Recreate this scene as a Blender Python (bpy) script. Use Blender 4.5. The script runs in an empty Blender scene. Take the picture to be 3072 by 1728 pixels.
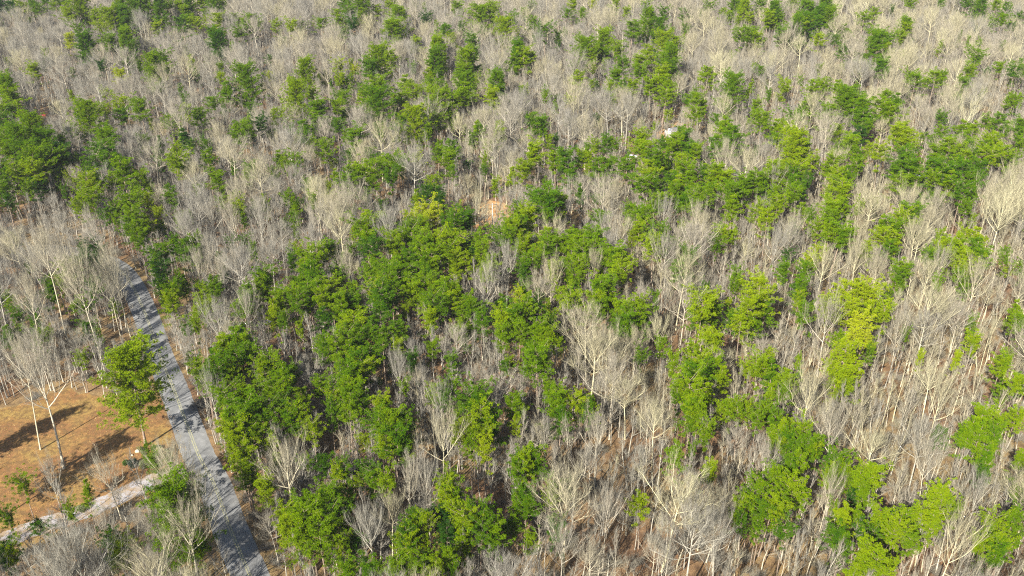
import bpy, math, random
import numpy as np
from mathutils import Vector
# ---------------------------------------------------------------- camera, sky, sun
S = bpy.context.scene
C = S.collection
FPX, CX, CY, H, TH = 2788.0, 1536.0, 864.0, 108.0, math.radians(28.5)   # photo focal length in pixels, drone height, pitch
cam_d = bpy.data.cameras.new('camera'); cam = bpy.data.objects.new('camera', cam_d); C.objects.link(cam)
cam.location = (0, 0, H); cam.rotation_euler = (math.pi/2 - TH, 0, 0)
cam_d.sensor_width = 36; cam_d.lens = FPX/3072*36; cam_d.clip_end = 6000; cam_d.clip_start = 1
S.camera = cam
SUN_EL, SUN_ROT = math.radians(35), math.radians(210)
W = bpy.data.worlds.new('World'); S.world = W; W.use_nodes = True
nt = W.node_tree; bg = nt.nodes['Background']
sky = nt.nodes.new('ShaderNodeTexSky'); sky.sky_type = 'NISHITA'; sky.sun_disc = False
sky.sun_elevation = SUN_EL; sky.sun_rotation = SUN_ROT
nt.links.new(sky.outputs[0], bg.inputs[0]); bg.inputs[1].default_value = 0.075
sun_d = bpy.data.lights.new('sun', 'SUN'); sun_d.energy = 5; sun_d.angle = math.radians(0.5); sun_d.color = (1, .95, .86)
sun = bpy.data.objects.new('sun', sun_d); C.objects.link(sun)
SD = Vector((math.sin(SUN_ROT)*math.cos(SUN_EL), math.cos(SUN_ROT)*math.cos(SUN_EL), math.sin(SUN_EL)))
sun.rotation_euler = (-SD).to_track_quat('-Z', 'Y').to_euler(); sun.location = (-60, -60, 200)
S.view_settings.view_transform = 'Standard'; S.view_settings.look = 'None'
S.view_settings.gamma = 1; S.view_settings.use_curve_mapping = False; S.view_settings.exposure = 1.5
S.render.engine = 'CYCLES'; S.cycles.use_denoising = False; S.cycles.filter_width = 1.15; S.cycles.use_adaptive_sampling = False; S.cycles.sample_clamp_indirect = 3
S.cycles.max_bounces = 5; S.cycles.diffuse_bounces = 3; S.cycles.transmission_bounces = 3; S.cycles.transparent_max_bounces = 4

HAZE = .00008
rng = np.random.default_rng(11); R = random.Random(5)

def ground(px, py, h=0.0):
    """the point at height h seen at photo pixel (px, py)"""
    u, v = (px-CX)/FPX, (py-CY)/FPX
    d = (u, math.cos(TH) - v*math.sin(TH), -math.sin(TH) - v*math.cos(TH))
    t = (h-H)/d[2]
    return np.array((d[0]*t, d[1]*t))
def depth(x, y, h=0): return y*math.cos(TH) + (H-h)*math.sin(TH)
def pixel(x, y, h=0):
    z = depth(x, y, h)
    return (CX + FPX*x/z, CY + FPX*((H-h)*math.cos(TH) - y*math.sin(TH))/z)

# ---------------------------------------------------------------- helpers
def mesh(name, v, f, mat=None, smooth=False):
    """v (n,3) array, f (m,k) int array or list of such arrays"""
    fs = f if isinstance(f, list) else [f]
    fs = [np.asarray(a) for a in fs if len(a)]
    me = bpy.data.meshes.new(name)
    me.vertices.add(len(v)); me.vertices.foreach_set('co', np.asarray(v, dtype=np.float32).ravel())
    li = np.concatenate([a.ravel() for a in fs]); tot = np.concatenate([np.full(len(a), a.shape[1]) for a in fs])
    me.loops.add(len(li)); me.loops.foreach_set('vertex_index', li.astype(np.int32))
    me.polygons.add(len(tot)); me.polygons.foreach_set('loop_start', (np.cumsum(tot)-tot).astype(np.int32))
    try: me.polygons.foreach_set('loop_total', tot.astype(np.int32))
    except Exception: pass
    if smooth: me.polygons.foreach_set('use_smooth', np.ones(len(tot), bool))
    me.update(calc_edges=True)
    if mat: me.materials.append(mat)
    return me
def link(name, data, parent=None):
    o = bpy.data.objects.new(name, data); C.objects.link(o); o.parent = parent; return o
def tag(o, label=None, cat=None, group=None, kind=None):
    if label: o['label'] = label
    if cat: o['category'] = cat
    if group: o['group'] = group
    if kind: o['kind'] = kind
    return o
def empty(name, loc, rz=0):
    o = link(name, None); o.location = loc; o.rotation_euler = (0, 0, rz); o.empty_display_size = .5; return o
class Geo:
    """collects shapes and builds one mesh"""
    def __init__(s): s.v, s.f, s.n = [], [], 0
    def add(s, v, f):
        s.v.append(np.asarray(v, float)); s.f += [np.asarray(a)+s.n for a in (f if isinstance(f, list) else [f])]; s.n += len(v)
    def box(s, c, d, rz=0):
        q = np.array([(x, y, z) for x in (-.5, .5) for y in (-.5, .5) for z in (-.5, .5)])*d
        a = np.array([(math.cos(rz), math.sin(rz), 0), (-math.sin(rz), math.cos(rz), 0), (0, 0, 1)])
        s.add(q@a + c, np.array([(0, 1, 3, 2), (4, 6, 7, 5), (0, 4, 5, 1), (2, 3, 7, 6), (0, 2, 6, 4), (1, 5, 7, 3)])); return s
    def tube(s, P, r, m=8, cap=True):
        P = np.asarray(P, float)[None]; r = np.asarray(r, float)[None]
        v, f = tubes(P, r, m); s.add(v, f)
        if cap:
            k = P.shape[1]; s.f.append(np.arange(m)[None, ::-1] + s.n-len(v)); s.f.append((np.arange(m)+(k-1)*m)[None] + s.n-len(v))
        return s
    def build(s, name, mat, parent=None, smooth=False):
        return link(name, mesh(name, np.concatenate(s.v), group_faces(s.f), mat, smooth), parent)
def group_faces(fs):
    out = {}
    for a in fs: out.setdefault(a.shape[1], []).append(a)
    return [np.concatenate(x) for x in out.values()]
def nrm(a): return a/np.maximum(np.linalg.norm(a, axis=-1, keepdims=True), 1e-9)
def tubes(P, r, m):
    """P (n,k,3) paths, r (n,k) radii -> m-sided tubes"""
    n, k, _ = P.shape
    T = np.empty_like(P); T[:, 1:-1] = P[:, 2:]-P[:, :-2]; T[:, 0] = P[:, 1]-P[:, 0]; T[:, -1] = P[:, -1]-P[:, -2]
    T = nrm(T); ref = np.where(np.abs(T[:, :1, 2:3]) > .9, np.array([1., 0, 0]), np.array([0, 0, 1.]))
    A = nrm(np.cross(T, ref)); B = np.cross(T, A)
    an = np.arange(m)*2*math.pi/m
    V = P[:, :, None] + r[:, :, None, None]*(A[:, :, None]*np.cos(an)[None, None, :, None] + B[:, :, None]*np.sin(an)[None, None, :, None])
    i = (np.arange(n)[:, None, None]*k + np.arange(k-1)[None, :, None])*m
    j = np.arange(m)[None, None]; j2 = (j+1) % m
    F = np.stack([i+j, i+j2, i+m+j2, i+m+j], -1).reshape(-1, 4)
    return V.reshape(-1, 3), F

# ---------------------------------------------------------------- materials
def material(name):
    m = bpy.data.materials.new(name); m.use_nodes = True
    n = m.node_tree; p = n.nodes['Principled BSDF']; p.inputs['Roughness'].default_value = .9
    p.inputs['Specular IOR Level'].default_value = .2
    return m, n, p
def node(n, t, **kw):
    x = n.nodes.new(t)
    for k, v in kw.items(): setattr(x, k, v)
    return x
def noise(n, scale, detail=3, rough=.6, coord='Object', vec=None):
    t = node(n, 'ShaderNodeTexNoise'); t.inputs['Scale'].default_value = scale
    t.inputs['Detail'].default_value = detail; t.inputs['Roughness'].default_value = rough
    if vec is None: vec = node(n, 'ShaderNodeTexCoord').outputs[coord]
    n.links.new(vec, t.inputs['Vector']); return t.outputs['Fac']
def ramp(n, fac, stops):
    r = node(n, 'ShaderNodeValToRGB'); e = r.color_ramp.elements
    while len(e) < len(stops): e.new(.5)
    for x, (p, c) in zip(e, stops): x.position = p; x.color = (*c, 1)
    n.links.new(fac, r.inputs[0]); return r.outputs[0]
def mix(n, fac, a, b, mode='MIX'):
    x = node(n, 'ShaderNodeMix', data_type='RGBA', blend_type=mode)
    for s, v in ((x.inputs[0], fac), (x.inputs[6], a), (x.inputs[7], b)):
        if isinstance(v, (int, float)): s.default_value = v
        elif isinstance(v, tuple): s.default_value = (*v, 1)
        else: n.links.new(v, s)
    return x.outputs[2]
def mth(n, op, a, b=0, c=None):
    x = node(n, 'ShaderNodeMath', operation=op)
    for s, v in zip(x.inputs, (a, b) if c is None else (a, b, c)):
        if isinstance(v, (int, float)): s.default_value = v
        else: n.links.new(v, s)
    return x.outputs[0]
def attr(n, name):
    a = node(n, 'ShaderNodeAttribute', attribute_type='INSTANCER', attribute_name=name); return a.outputs['Fac']
def bump(n, p, h, strength, dist):
    b = node(n, 'ShaderNodeBump'); b.inputs['Strength'].default_value = strength; b.inputs['Distance'].default_value = dist
    n.links.new(h, b.inputs['Height']); n.links.new(b.outputs[0], p.inputs['Normal'])
def plain(name, col, rough=.7, metal=0, var=.15):
    m, n, p = material(name)
    f = noise(n, 3, 4); d = tuple(c*(1-var*2) for c in col)
    n.links.new(ramp(n, f, [(.3, d), (.7, col)]), p.inputs['Base Color'])
    p.inputs['Roughness'].default_value = rough; p.inputs['Metallic'].default_value = metal
    return m
M = {}
# bark of the leafless trees: tint 0 grey, .33 pinkish grey, .66 beige, 1 pale yellow beige
def bark(name, k):
    m, n, p = material(name)
    t = attr(n, 'tint')
    c = ramp(n, t, [(0, (.31*k, .295*k, .25*k)), (.22, (.34*k, .325*k, .265*k)), (.4, (.41*k, .37*k, .285*k)), (.66, (.45*k, .41*k, .25*k)), (1, (.60*k, .56*k, .34*k))])
    f = noise(n, 1.3, 3); c = mix(n, mth(n, 'MULTIPLY', f, .7), c, (.17*k, .14*k, .10*k))
    n.links.new(c, p.inputs['Base Color']); return m
M['bark'] = bark('bare_bark', 1.3); M['twig'] = bark('bare_twigs', .74)
m, n, p = material('pine_bark'); M['pine_bark'] = m
n.links.new(ramp(n, noise(n, 4, 4), [(.3, (.13, .09, .065)), (.7, (.34, .27, .2))]), p.inputs['Base Color'])
# needles: tint 0 deep green .. .5 mid green .. .75 yellow green .. 1 lime
m, n, p = material('pine_needles'); M['needles'] = m
t = attr(n, 'tint'); f = noise(n, .9, 4, .7)
t2 = mth(n, 'ADD', t, mth(n, 'MULTIPLY', mth(n, 'SUBTRACT', f, .5), .85))
c = ramp(n, t2, [(0, (.022, .065, .012)), (.25, (.06, .145, .005)), (.55, (.15, .24, .004)), (.8, (.25, .32, .006)), (1, (.34, .38, .015))])
n.links.new(c, p.inputs['Base Color']); p.inputs['Specular IOR Level'].default_value = 0
tr = node(n, 'ShaderNodeBsdfTranslucent'); n.links.new(c, tr.inputs[0])
ms = node(n, 'ShaderNodeMixShader'); ms.inputs[0].default_value = .3
n.links.new(p.outputs[0], ms.inputs[1]); n.links.new(tr.outputs[0], ms.inputs[2]); n.links.new(ms.outputs[0], n.nodes['Material Output'].inputs[0])
# forest floor
m, n, p = material('leaf_litter'); M['litter'] = m
big = noise(n, .035, 4, .6); mid = noise(n, .6, 5, .7); fine = noise(n, 6, 3, .7)
a = ramp(n, fine, [(.25, (.08, .040, .020)), (.5, (.19, .105, .052)), (.75, (.36, .24, .13))])
b = ramp(n, fine, [(.25, (.10, .065, .028)), (.5, (.26, .18, .075)), (.75, (.42, .33, .16))])
c = mix(n, ramp(n, big, [(.4, (0, 0, 0)), (.6, (1, 1, 1))]), a, b)
c = mix(n, ramp(n, mid, [(.35, (.8, .8, .8)), (.6, (0, 0, 0))]), c, (.085, .05, .028))
n.links.new(c, p.inputs['Base Color']); bump(n, p, fine, .8, .2)
m, n, p = material('dead_grass'); M['lawn'] = m
big = noise(n, .11, 4, .65); mid = noise(n, .9, 5, .7); fine = noise(n, 7, 3, .75)
a = ramp(n, big, [(.38, (.29, .195, .055)), (.48, (.285, .15, .05)), (.57, (.22, .10, .042))])
c = mix(n, ramp(n, mid, [(.42, (.9, .9, .9)), (.56, (0, 0, 0))]), a, (.13, .08, .035))
c = mix(n, ramp(n, fine, [(.35, (.7, .7, .7)), (.62, (0, 0, 0))]), c, (.15, .085, .03))
n.links.new(c, p.inputs['Base Color']); bump(n, p, fine, .8, .12)
m, n, p = material('orange_soil'); M['soil'] = m
fine = noise(n, 5, 4, .75); mid = noise(n, .7, 4, .7)
c = mix(n, ramp(n, mid, [(.4, (0, 0, 0)), (.6, (1, 1, 1))]), ramp(n, fine, [(.3, (.20, .09, .03)), (.7, (.44, .22, .07))]), ramp(n, fine, [(.3, (.25, .18, .09)), (.7, (.5, .38, .2))]))
n.links.new(c, p.inputs['Base Color']); bump(n, p, fine, .7, .1)
m, n, p = material('asphalt'); M['asphalt'] = m
tc = node(n, 'ShaderNodeTexCoord').outputs['Object']
big = noise(n, .35, 5, .7, vec=tc); fine = noise(n, 9, 3, .7, vec=tc)
c = ramp(n, big, [(.3, (.11, .11, .108)), (.5, (.175, .175, .17)), (.72, (.26, .257, .25))])
vo = node(n, 'ShaderNodeTexVoronoi', feature='DISTANCE_TO_EDGE'); vo.inputs['Scale'].default_value = .75
wv = node(n, 'ShaderNodeTexNoise'); wv.inputs['Scale'].default_value = 1.2; wv.inputs['Detail'].default_value = 4; n.links.new(tc, wv.inputs['Vector'])
vm = node(n, 'ShaderNodeVectorMath', operation='ADD'); n.links.new(tc, vm.inputs[0])
sc = node(n, 'ShaderNodeVectorMath', operation='SCALE'); sc.inputs['Scale'].default_value = 1.6; n.links.new(wv.outputs['Color'], sc.inputs[0])
n.links.new(sc.outputs[0], vm.inputs[1]); n.links.new(vm.outputs[0], vo.inputs['Vector'])
c = mix(n, ramp(n, vo.outputs[0], [(0, (.6, .6, .6)), (.045, (0, 0, 0))]), c, (.10, .10, .10))
c = mix(n, ramp(n, fine, [(.3, (.3, .3, .3)), (.6, (0, 0, 0))]), c, (.13, .13, .13))
n.links.new(c, p.inputs['Base Color']); asph = c
m, n, p = material('gravel'); M['gravel'] = m
fine = noise(n, 8, 4, .8); mid = noise(n, .5, 4, .7)
c = ramp(n, fine, [(.3, (.16, .145, .15)), (.5, (.31, .29, .29)), (.72, (.48, .46, .45))])
c = mix(n, ramp(n, mid, [(.42, (0, 0, 0)), (.6, (.8, .8, .8))]), c, (.25, .17, .085))
n.links.new(c, p.inputs['Base Color']); bump(n, p, fine, .6, .06)
m, n, p = material('faded_yellow_paint'); M['yellow'] = m
f = noise(n, 2.2, 5, .8)
n.links.new(ramp(n, f, [(.42, (.20, .20, .18)), (.62, (.36, .34, .16))]), p.inputs['Base Color'])
m, n, p = material('evergreen_leaf'); M['leaf'] = m
n.links.new(ramp(n, attr(n, 'tint'), [(0, (.012, .03, .016)), (.5, (.06, .11, .015)), (1, (.42, .36, .2))]), p.inputs['Base Color'])

# ---------------------------------------------------------------- ground, road, driveway, lawn, clearing
def sheet(name, pts, z, mat):
    """filled outline (convex or not) as a triangulated sheet"""
    import bmesh
    bm = bmesh.new(); vs = [bm.verts.new((x, y, z)) for x, y in pts]; bm.faces.new(vs)
    bmesh.ops.triangulate(bm, faces=bm.faces[:]); bmesh.ops.recalc_face_normals(bm, faces=bm.faces[:])
    if sum(f.normal.z for f in bm.faces) < 0: bmesh.ops.reverse_faces(bm, faces=bm.faces[:])
    me = bpy.data.meshes.new(name); bm.to_mesh(me); bm.free(); me.materials.append(mat)
    return tag(link(name, me), kind='structure')
def ragged(px, amp, step=1.2, seed=1):
    """photo-pixel outline -> ground outline with an uneven edge"""
    r = random.Random(seed); g = [ground(*q) for q in px]; out = []
    for i, a in enumerate(g):
        b = g[(i+1) % len(g)]; L = np.linalg.norm(b-a); k = max(1, int(L/step)); nn = np.array((-(b-a)[1], (b-a)[0]))/max(L, 1e-6)
        for j in range(k): out.append(a+(b-a)*j/k + nn*r.uniform(-amp, amp))
    return out
g = np.array([(-4000, -600, 0), (4000, -600, 0), (4000, 3000, 0), (-4000, 3000, 0)], float)
tag(link('ground', mesh('ground', g, np.array([[0, 1, 2, 3]]), M['litter'])), kind='structure')
LAWN = [(-260, 1240), (0, 1228), (90, 1205), (200, 1165), (290, 1190), (350, 1215), (440, 1200), (480, 1180), (500, 1190), (535, 1290), (560, 1350), (600, 1425), (560, 1450),
        (480, 1470), (400, 1500), (330, 1545), (250, 1580), (120, 1640), (-40, 1720), (-320, 1740)]
CLEAR = [(1372, 700), (1400, 655), (1430, 620), (1470, 600), (1510, 610), (1540, 640), (1500, 690), (1440, 715), (1390, 722)]
CLEAR2 = [(1930, 415), (1960, 395), (2010, 385), (2055, 330), (2075, 335), (2060, 390), (2010, 415), (1960, 425)]
CLEAR3 = [(2575, 480), (2600, 420), (2640, 430), (2620, 490), (2590, 520)]
sheet('lawn', ragged(LAWN, .8, seed=3), .004, M['lawn'])
sheet('dirt_clearing', ragged(CLEAR, .6, seed=4), .004, M['soil'])
sheet('dirt_clearing', ragged(CLEAR2, .5, seed=5), .004, M['soil'])
sheet('dirt_clearing', ragged(CLEAR3, .5, seed=6), .004, M['soil'])
ROADPX = [(880, 2000), (812, 1860), (751, 1728), (690, 1585), (643, 1454), (598, 1370), (560, 1271), (515, 1152), (481, 1073), (452, 985), (425, 915), (398, 860), (372, 822), (340, 795), (300, 777), (250, 764), (180, 752), (100, 745)]
DRIVEPX = [(600, 1425), (540, 1430), (470, 1442), (400, 1468), (330, 1503), (260, 1532), (185, 1555), (110, 1583), (20, 1618), (-90, 1660), (-220, 1700)]
def spline(px, step=1.0):
    g = np.array([ground(*q) for q in px]); g = np.vstack([2*g[0]-g[1], g, 2*g[-1]-g[-2]]); out = []
    for i in range(1, len(g)-2):
        k = max(2, int(np.linalg.norm(g[i+1]-g[i])/step)); t = np.linspace(0, 1, k, endpoint=False)[:, None]
        out.append(.5*(2*g[i] + (g[i+1]-g[i-1])*t + (2*g[i-1]-5*g[i]+4*g[i+1]-g[i+2])*t**2 + (3*g[i]-g[i-1]-3*g[i+1]+g[i+2])*t**3))
    return np.vstack(out + [g[-2:-1]])
def strip(name, line, offs, z, mat, jit=0, kind='structure'):
    d = np.gradient(line, axis=0); d /= np.linalg.norm(d, axis=1, keepdims=True); nr = np.stack([d[:, 1], -d[:, 0]], 1)
    r = np.random.default_rng(3); a = offs[0] + r.uniform(-jit, jit, len(line)); b = offs[1] + r.uniform(-jit, jit, len(line))
    L = line + nr*a[:, None]; Q = line + nr*b[:, None]; k = len(line)
    v = np.zeros((2*k, 3)); v[:k, :2] = L; v[k:, :2] = Q; v[:, 2] = z
    i = np.arange(k-1); f = np.stack([i, i+k, i+k+1, i+1], 1)
    if offs[0] < offs[1]: pass
    return tag(link(name, mesh(name, v, f, mat)), kind=kind)
ROAD = spline(ROADPX); DRIVE = spline(DRIVEPX)
RW = 2.75
strip('gravel_driveway', DRIVE, (-2.1, 2.1), .008, M['gravel'], jit=.35)
strip('road_shoulder', ROAD, (-RW-.5, RW+.9), .012, M['litter'], jit=.45)
strip('road', ROAD, (-RW, RW), .016, M['asphalt'], jit=.07)
strip('road_centre_line', ROAD, (-.26, -.08), .020, M['yellow']); strip('road_centre_line', ROAD, (.08, .26), .020, M['yellow'])

# ---------------------------------------------------------------- tree shapes
def spawn(rg, P, r, per, t0, t1, length, spread, up, k, rfac, curve=.25, wig=.05, lenvar=.3):
    """children of the paths P (n,kk,3): per of them on each -> (n*per,k,3), radii"""
    n, kk, _ = P.shape; N = n*per
    t = (np.tile(np.linspace(t0, t1, per), n) + rg.uniform(-.5, .5, N)*(t1-t0)/per).clip(.02, .99)
    pi = np.repeat(np.arange(n), per); x = t*(kk-1); i = np.minimum(x.astype(int), kk-2); fr = (x-i)[:, None]
    p0 = P[pi, i]*(1-fr) + P[pi, i+1]*fr; rr = r[pi, i]*(1-fr[:, 0]) + r[pi, i+1]*fr[:, 0]
    T = nrm(P[pi, i+1]-P[pi, i]); q = rg.normal(size=(N, 3)); q = nrm(q - (q*T).sum(1, keepdims=True)*T)
    a = spread*(1+rg.uniform(-.35, .35, N))[:, None]
    d = T*np.cos(a) + q*np.sin(a); d[:, 2] += up; d = nrm(d)
    L = (length(t, pi) if callable(length) else np.full(N, length))*rg.uniform(1-lenvar, 1+lenvar, N)
    s = np.linspace(0, 1, k)[None, :, None]
    side = rg.normal(size=(N, 1, 3))*wig
    Q = p0[:, None] + L[:, None, None]*(d[:, None]*s + np.array([0, 0, 1.])*curve*s**2 + side*np.sin(s*math.pi*1.5)*s)
    r0 = np.minimum(rr*rfac, 1e9)[:, None]
    rad = r0*(1 - .8*np.linspace(0, 1, k)[None])
    return Q, rad
TWIG = 1.0
def bare_mesh(seed, Ht=20, fork=.45, nl=16, lr=.34, style='fan', twigs=(7, 7, 4), thick=1.0):
    rg = np.random.default_rng(seed)
    k = 9; s = np.linspace(0, 1, k); tp = np.zeros((k, 3)); tp[:, 2] = s*Ht*.93
    ph = rg.uniform(0, 6, 2); am = rg.uniform(.1, .35)
    tp[:, 0] = am*np.sin(s*4+ph[0])*s*1.6; tp[:, 1] = am*np.cos(s*3.4+ph[1])*s*1.6; tp[:, :2] -= tp[0, :2]
    r0 = Ht*.0125*thick*rg.uniform(.85, 1.2); tr = r0*(1-.86*s**1.1); tr[0] *= 1.35
    v, f = tubes(tp[None], tr[None], 8); trunk = (v, f)
    # limbs
    az = np.arange(nl)*2.4 + rg.uniform(0, 6); t = np.linspace(fork, .93, nl) + rg.uniform(-.02, .02, nl)
    x = t*(k-1); i = np.minimum(x.astype(int), k-2); fr = (x-i)[:, None]; p0 = tp[i]*(1-fr)+tp[i+1]*fr; rr = (tr[i]*(1-fr[:, 0])+tr[i+1]*fr[:, 0])
    u_ = (t-fork)/(.93-fork); el = np.radians({'fan': 24, 'wide': 14, 'narrow': 38}[style]) + rg.uniform(-.2, .2, nl) + u_*np.radians(46)
    d = np.stack([np.cos(az)*np.cos(el), np.sin(az)*np.cos(el), np.sin(el)], 1)
    L = Ht*lr*(1.05-.6*u_**1.3)*rg.uniform(.75, 1.2, nl)
    kk = 6; s2 = np.linspace(0, 1, kk)[None, :, None]
    side = rg.normal(size=(nl, 1, 3))*.07
    Lp = p0[:, None] + L[:, None, None]*(d[:, None]*s2 + np.array([0, 0, 1.])*(.22 if style != 'wide' else .16)*s2**2 + side*np.sin(s2*5)*s2)
    Lr = (rr*.6)[:, None]*(1-.72*np.linspace(0, 1, kk)[None])
    Lr = np.maximum(Lr, .035*thick)
    tl = lambda fac: (lambda t, pi: fac)
    LL = L
    P2, r2 = spawn(rg, Lp, Lr, twigs[0], .18, .97, lambda t, pi: LL[pi]*.42*(1.2-.6*t), .62, .22, 4, .55, wig=.06)
    r2 = np.maximum(r2, .022*thick**1.5); L2 = np.linalg.norm(P2[:, -1]-P2[:, 0], axis=1)
    P3, r3 = spawn(rg, P2, r2, twigs[1], .15, 1.0, lambda t, pi: L2[pi]*.5*(1.2-.5*t)+.15, .6, .22, 3, .6, wig=.05)
    r3 = np.maximum(r3*.8, .011)*TWIG; L3 = np.linalg.norm(P3[:, -1]-P3[:, 0], axis=1)
    P4, r4 = spawn(rg, P3, r3, twigs[2], .2, 1.0, lambda t, pi: L3[pi]*.55+.2, .55, .2, 2, .75)
    P5, r5 = spawn(rg, Lp, Lr, 9, .3, 1.0, .9, .7, .3, 2, .3)     # short twigs straight off the limbs
    V, F, n0 = [], [], 0
    for P_, r_, m_ in ((Lp, Lr, 5), (P2, r2, 3), (P3, r3, 3)):
        v, f = tubes(P_, r_, m_); V.append(v); F.append(f+n0); n0 += len(v)
    for P_, r_ in ((P4, np.maximum(r4*.7, .008)*TWIG), (P5, np.maximum(r5*.5, .009)*TWIG)):    # twigs: a triangle tapering to a point
        N = len(P_); T = nrm(P_[:, 1]-P_[:, 0]); A = nrm(np.cross(T, np.array([.3, .5, .8]))); B = np.cross(T, A)
        b = np.stack([P_[:, 0] + r_[:, :1]*(A*math.cos(w) + B*math.sin(w)) for w in (0, 2.09, 4.19)] + [P_[:, 1]], 1).reshape(-1, 3)
        i = (np.arange(N)*4)[:, None]; f = np.concatenate([i+np.array([[0, 1, 3]]), i+np.array([[1, 2, 3]]), i+np.array([[2, 0, 3]])])
        V.append(b); F.append(f+n0); n0 += len(b)
    V = np.concatenate(V); w = np.percentile(np.hypot(V[:, 0], V[:, 1]), 96)*2
    fq = len(F[0])+len(F[1])
    return trunk, (V, group_faces(F), fq), Ht, w
def pine_mesh(seed, Ht=18, start=.42, rad=3.6, nb=46, shape='dome', clumps=6, tufts=11, blades=13, flat=.55):
    rg = np.random.default_rng(seed)
    k = 9; s = np.linspace(0, 1, k); tp = np.zeros((k, 3)); tp[:, 2] = s*Ht*.97
    tp[:, 0] = .25*np.sin(s*3+seed)*s; tp[:, 1] = .25*np.cos(s*2.5+seed*2)*s; tp[:, :2] -= tp[0, :2]
    tr = Ht*.0105*(1-.85*s); tr[0] *= 1.25
    v, f = tubes(tp[None], tr[None], 8)
    t = np.sort(rg.uniform(start, .97, nb)); t[:3] = start*rg.uniform(.8, 1, 3); u = (t-start)/(1-start); u = u.clip(0, 1)
    if shape == 'dome': prof = np.sqrt(np.clip(1-(u*1.0-.3)**2/.52, .04, 1))
    elif shape == 'cone': prof = (1.02-u)**.75
    elif shape == 'flat': prof = np.sqrt(np.clip(1-(u-.62)**2/.42, .05, 1))
    else: prof = .35+.65*np.abs(np.sin(u*7+seed))*(1.1-.6*u)
    az = np.arange(nb)*2.4 + rg.uniform(-.5, .5, nb); lob = 1+.22*np.sin(az*2+seed)+.14*np.sin(az*3+seed*1.7)
    L = rad*prof*lob*rg.uniform(.6, 1.12, nb)
    el = np.radians(8+28*u) + rg.uniform(-.12, .12, nb)
    gap = rg.uniform(0, 6.28, 2); L *= np.where(np.min(np.abs(((az[:, None]-gap+math.pi) % (2*math.pi))-math.pi), axis=1) < .45, .55, 1)
    d = np.stack([np.cos(az)*np.cos(el), np.sin(az)*np.cos(el), np.sin(el)], 1)
    x = t*(k-1); i = np.minimum(x.astype(int), k-2); fr = (x-i)[:, None]; p0 = tp[i]*(1-fr)+tp[i+1]*fr
    s2 = np.linspace(0, 1, 5)[None, :, None]
    P = p0[:, None] + L[:, None, None]*(d[:, None]*s2 + np.array([0, 0, 1.])*.12*s2**2)
    pr = .05*(1-.75*np.linspace(0, 1, 5)[None])*np.ones((nb, 1))*(L/rad)[:, None].clip(.4, 1.2)
    bv, bf = tubes(P, pr, 3)
    # clumps along the outer part of each branch
    ct = np.tile(np.linspace(.34, 1.03, clumps), nb) + rg.uniform(-.06, .06, nb*clumps); bi = np.repeat(np.arange(nb), clumps)
    keep = rg.uniform(size=len(ct)) < .9; ct, bi = ct[keep], bi[keep]
    c = p0[bi] + L[bi, None]*(d[bi]*ct[:, None] + np.array([0, 0, 1.])*.12*ct[:, None]**2)
    side = np.stack([-d[bi, 1], d[bi, 0], np.zeros(len(bi))], 1)
    c += side*rg.normal(size=(len(bi), 1))*.17*L[bi, None]*ct[:, None] + rg.normal(size=c.shape)*.08
    N = len(c); cr = rg.uniform(.26, .60, N)*min(rad, 4.2)/3.6
    o = nrm(rg.normal(size=(N, tufts, 3)) + np.array([0, 0, .35]))
    tc_ = c[:, None] + o*cr[:, None, None]*rg.uniform(.45, 1, (N, tufts, 1))*np.array([1, 1, flat])
    o = nrm(o + np.array([0, 0, .35]) + d[bi][:, None]*.7)
    tc_ = tc_.reshape(-1, 3); o = np.repeat(o.reshape(-1, 3), blades, 0); b0 = np.repeat(tc_, blades, 0); nb_ = len(b0)
    bd = nrm(o + rg.normal(size=(nb_, 3))*.62); bl = rg.uniform(.15, .32, nb_)[:, None]
    wv = nrm(np.cross(bd, rg.normal(size=(nb_, 3))))*rg.uniform(.022, .038, (nb_, 1))
    V = np.stack([b0-wv, b0+wv, b0+bd*bl], 1).reshape(-1, 3); F = np.arange(len(V)).reshape(-1, 3)
    w = np.percentile(np.hypot(V[:, 0], V[:, 1]), 96)*2
    Vc = np.concatenate([bv, V]); nbf = len(bf)
    return (v, f), (Vc, [bf, F+len(bv)], nbf), Ht, w
def shrub_mesh(seed, h, kind):
    rg = np.random.default_rng(seed); n = 26
    az = rg.uniform(0, 6.28, n); el = rg.uniform(.6, 1.5, n); d = np.stack([np.cos(az)*np.cos(el), np.sin(az)*np.cos(el), np.sin(el)], 1)
    p0 = rg.normal(size=(n, 3))*.12; p0[:, 2] = 0; s = np.linspace(0, 1, 4)[None, :, None]
    P = p0[:, None] + (h*rg.uniform(.6, 1, n))[:, None, None]*(d[:, None]*s + rg.normal(size=(n, 1, 3))*.06*s**2); r = .022*(1-.7*np.linspace(0, 1, 4))[None]*np.ones((n, 1))
    P2, r2 = spawn(rg, P, r, 6, .3, 1, h*.35, .6, .1, 3, .7); P3, r3 = spawn(rg, P2, r2, 5, .3, 1, h*.2, .6, .1, 2, .8)
    v1, f1 = tubes(P, r, 3); v2, f2 = tubes(P2, r2, 3); v3, f3 = tubes(P3, np.maximum(r3, .007), 3)
    return np.concatenate([v1, v2, v3]), np.concatenate([f1, f2+len(v1), f3+len(v1)+len(v2)])

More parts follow.
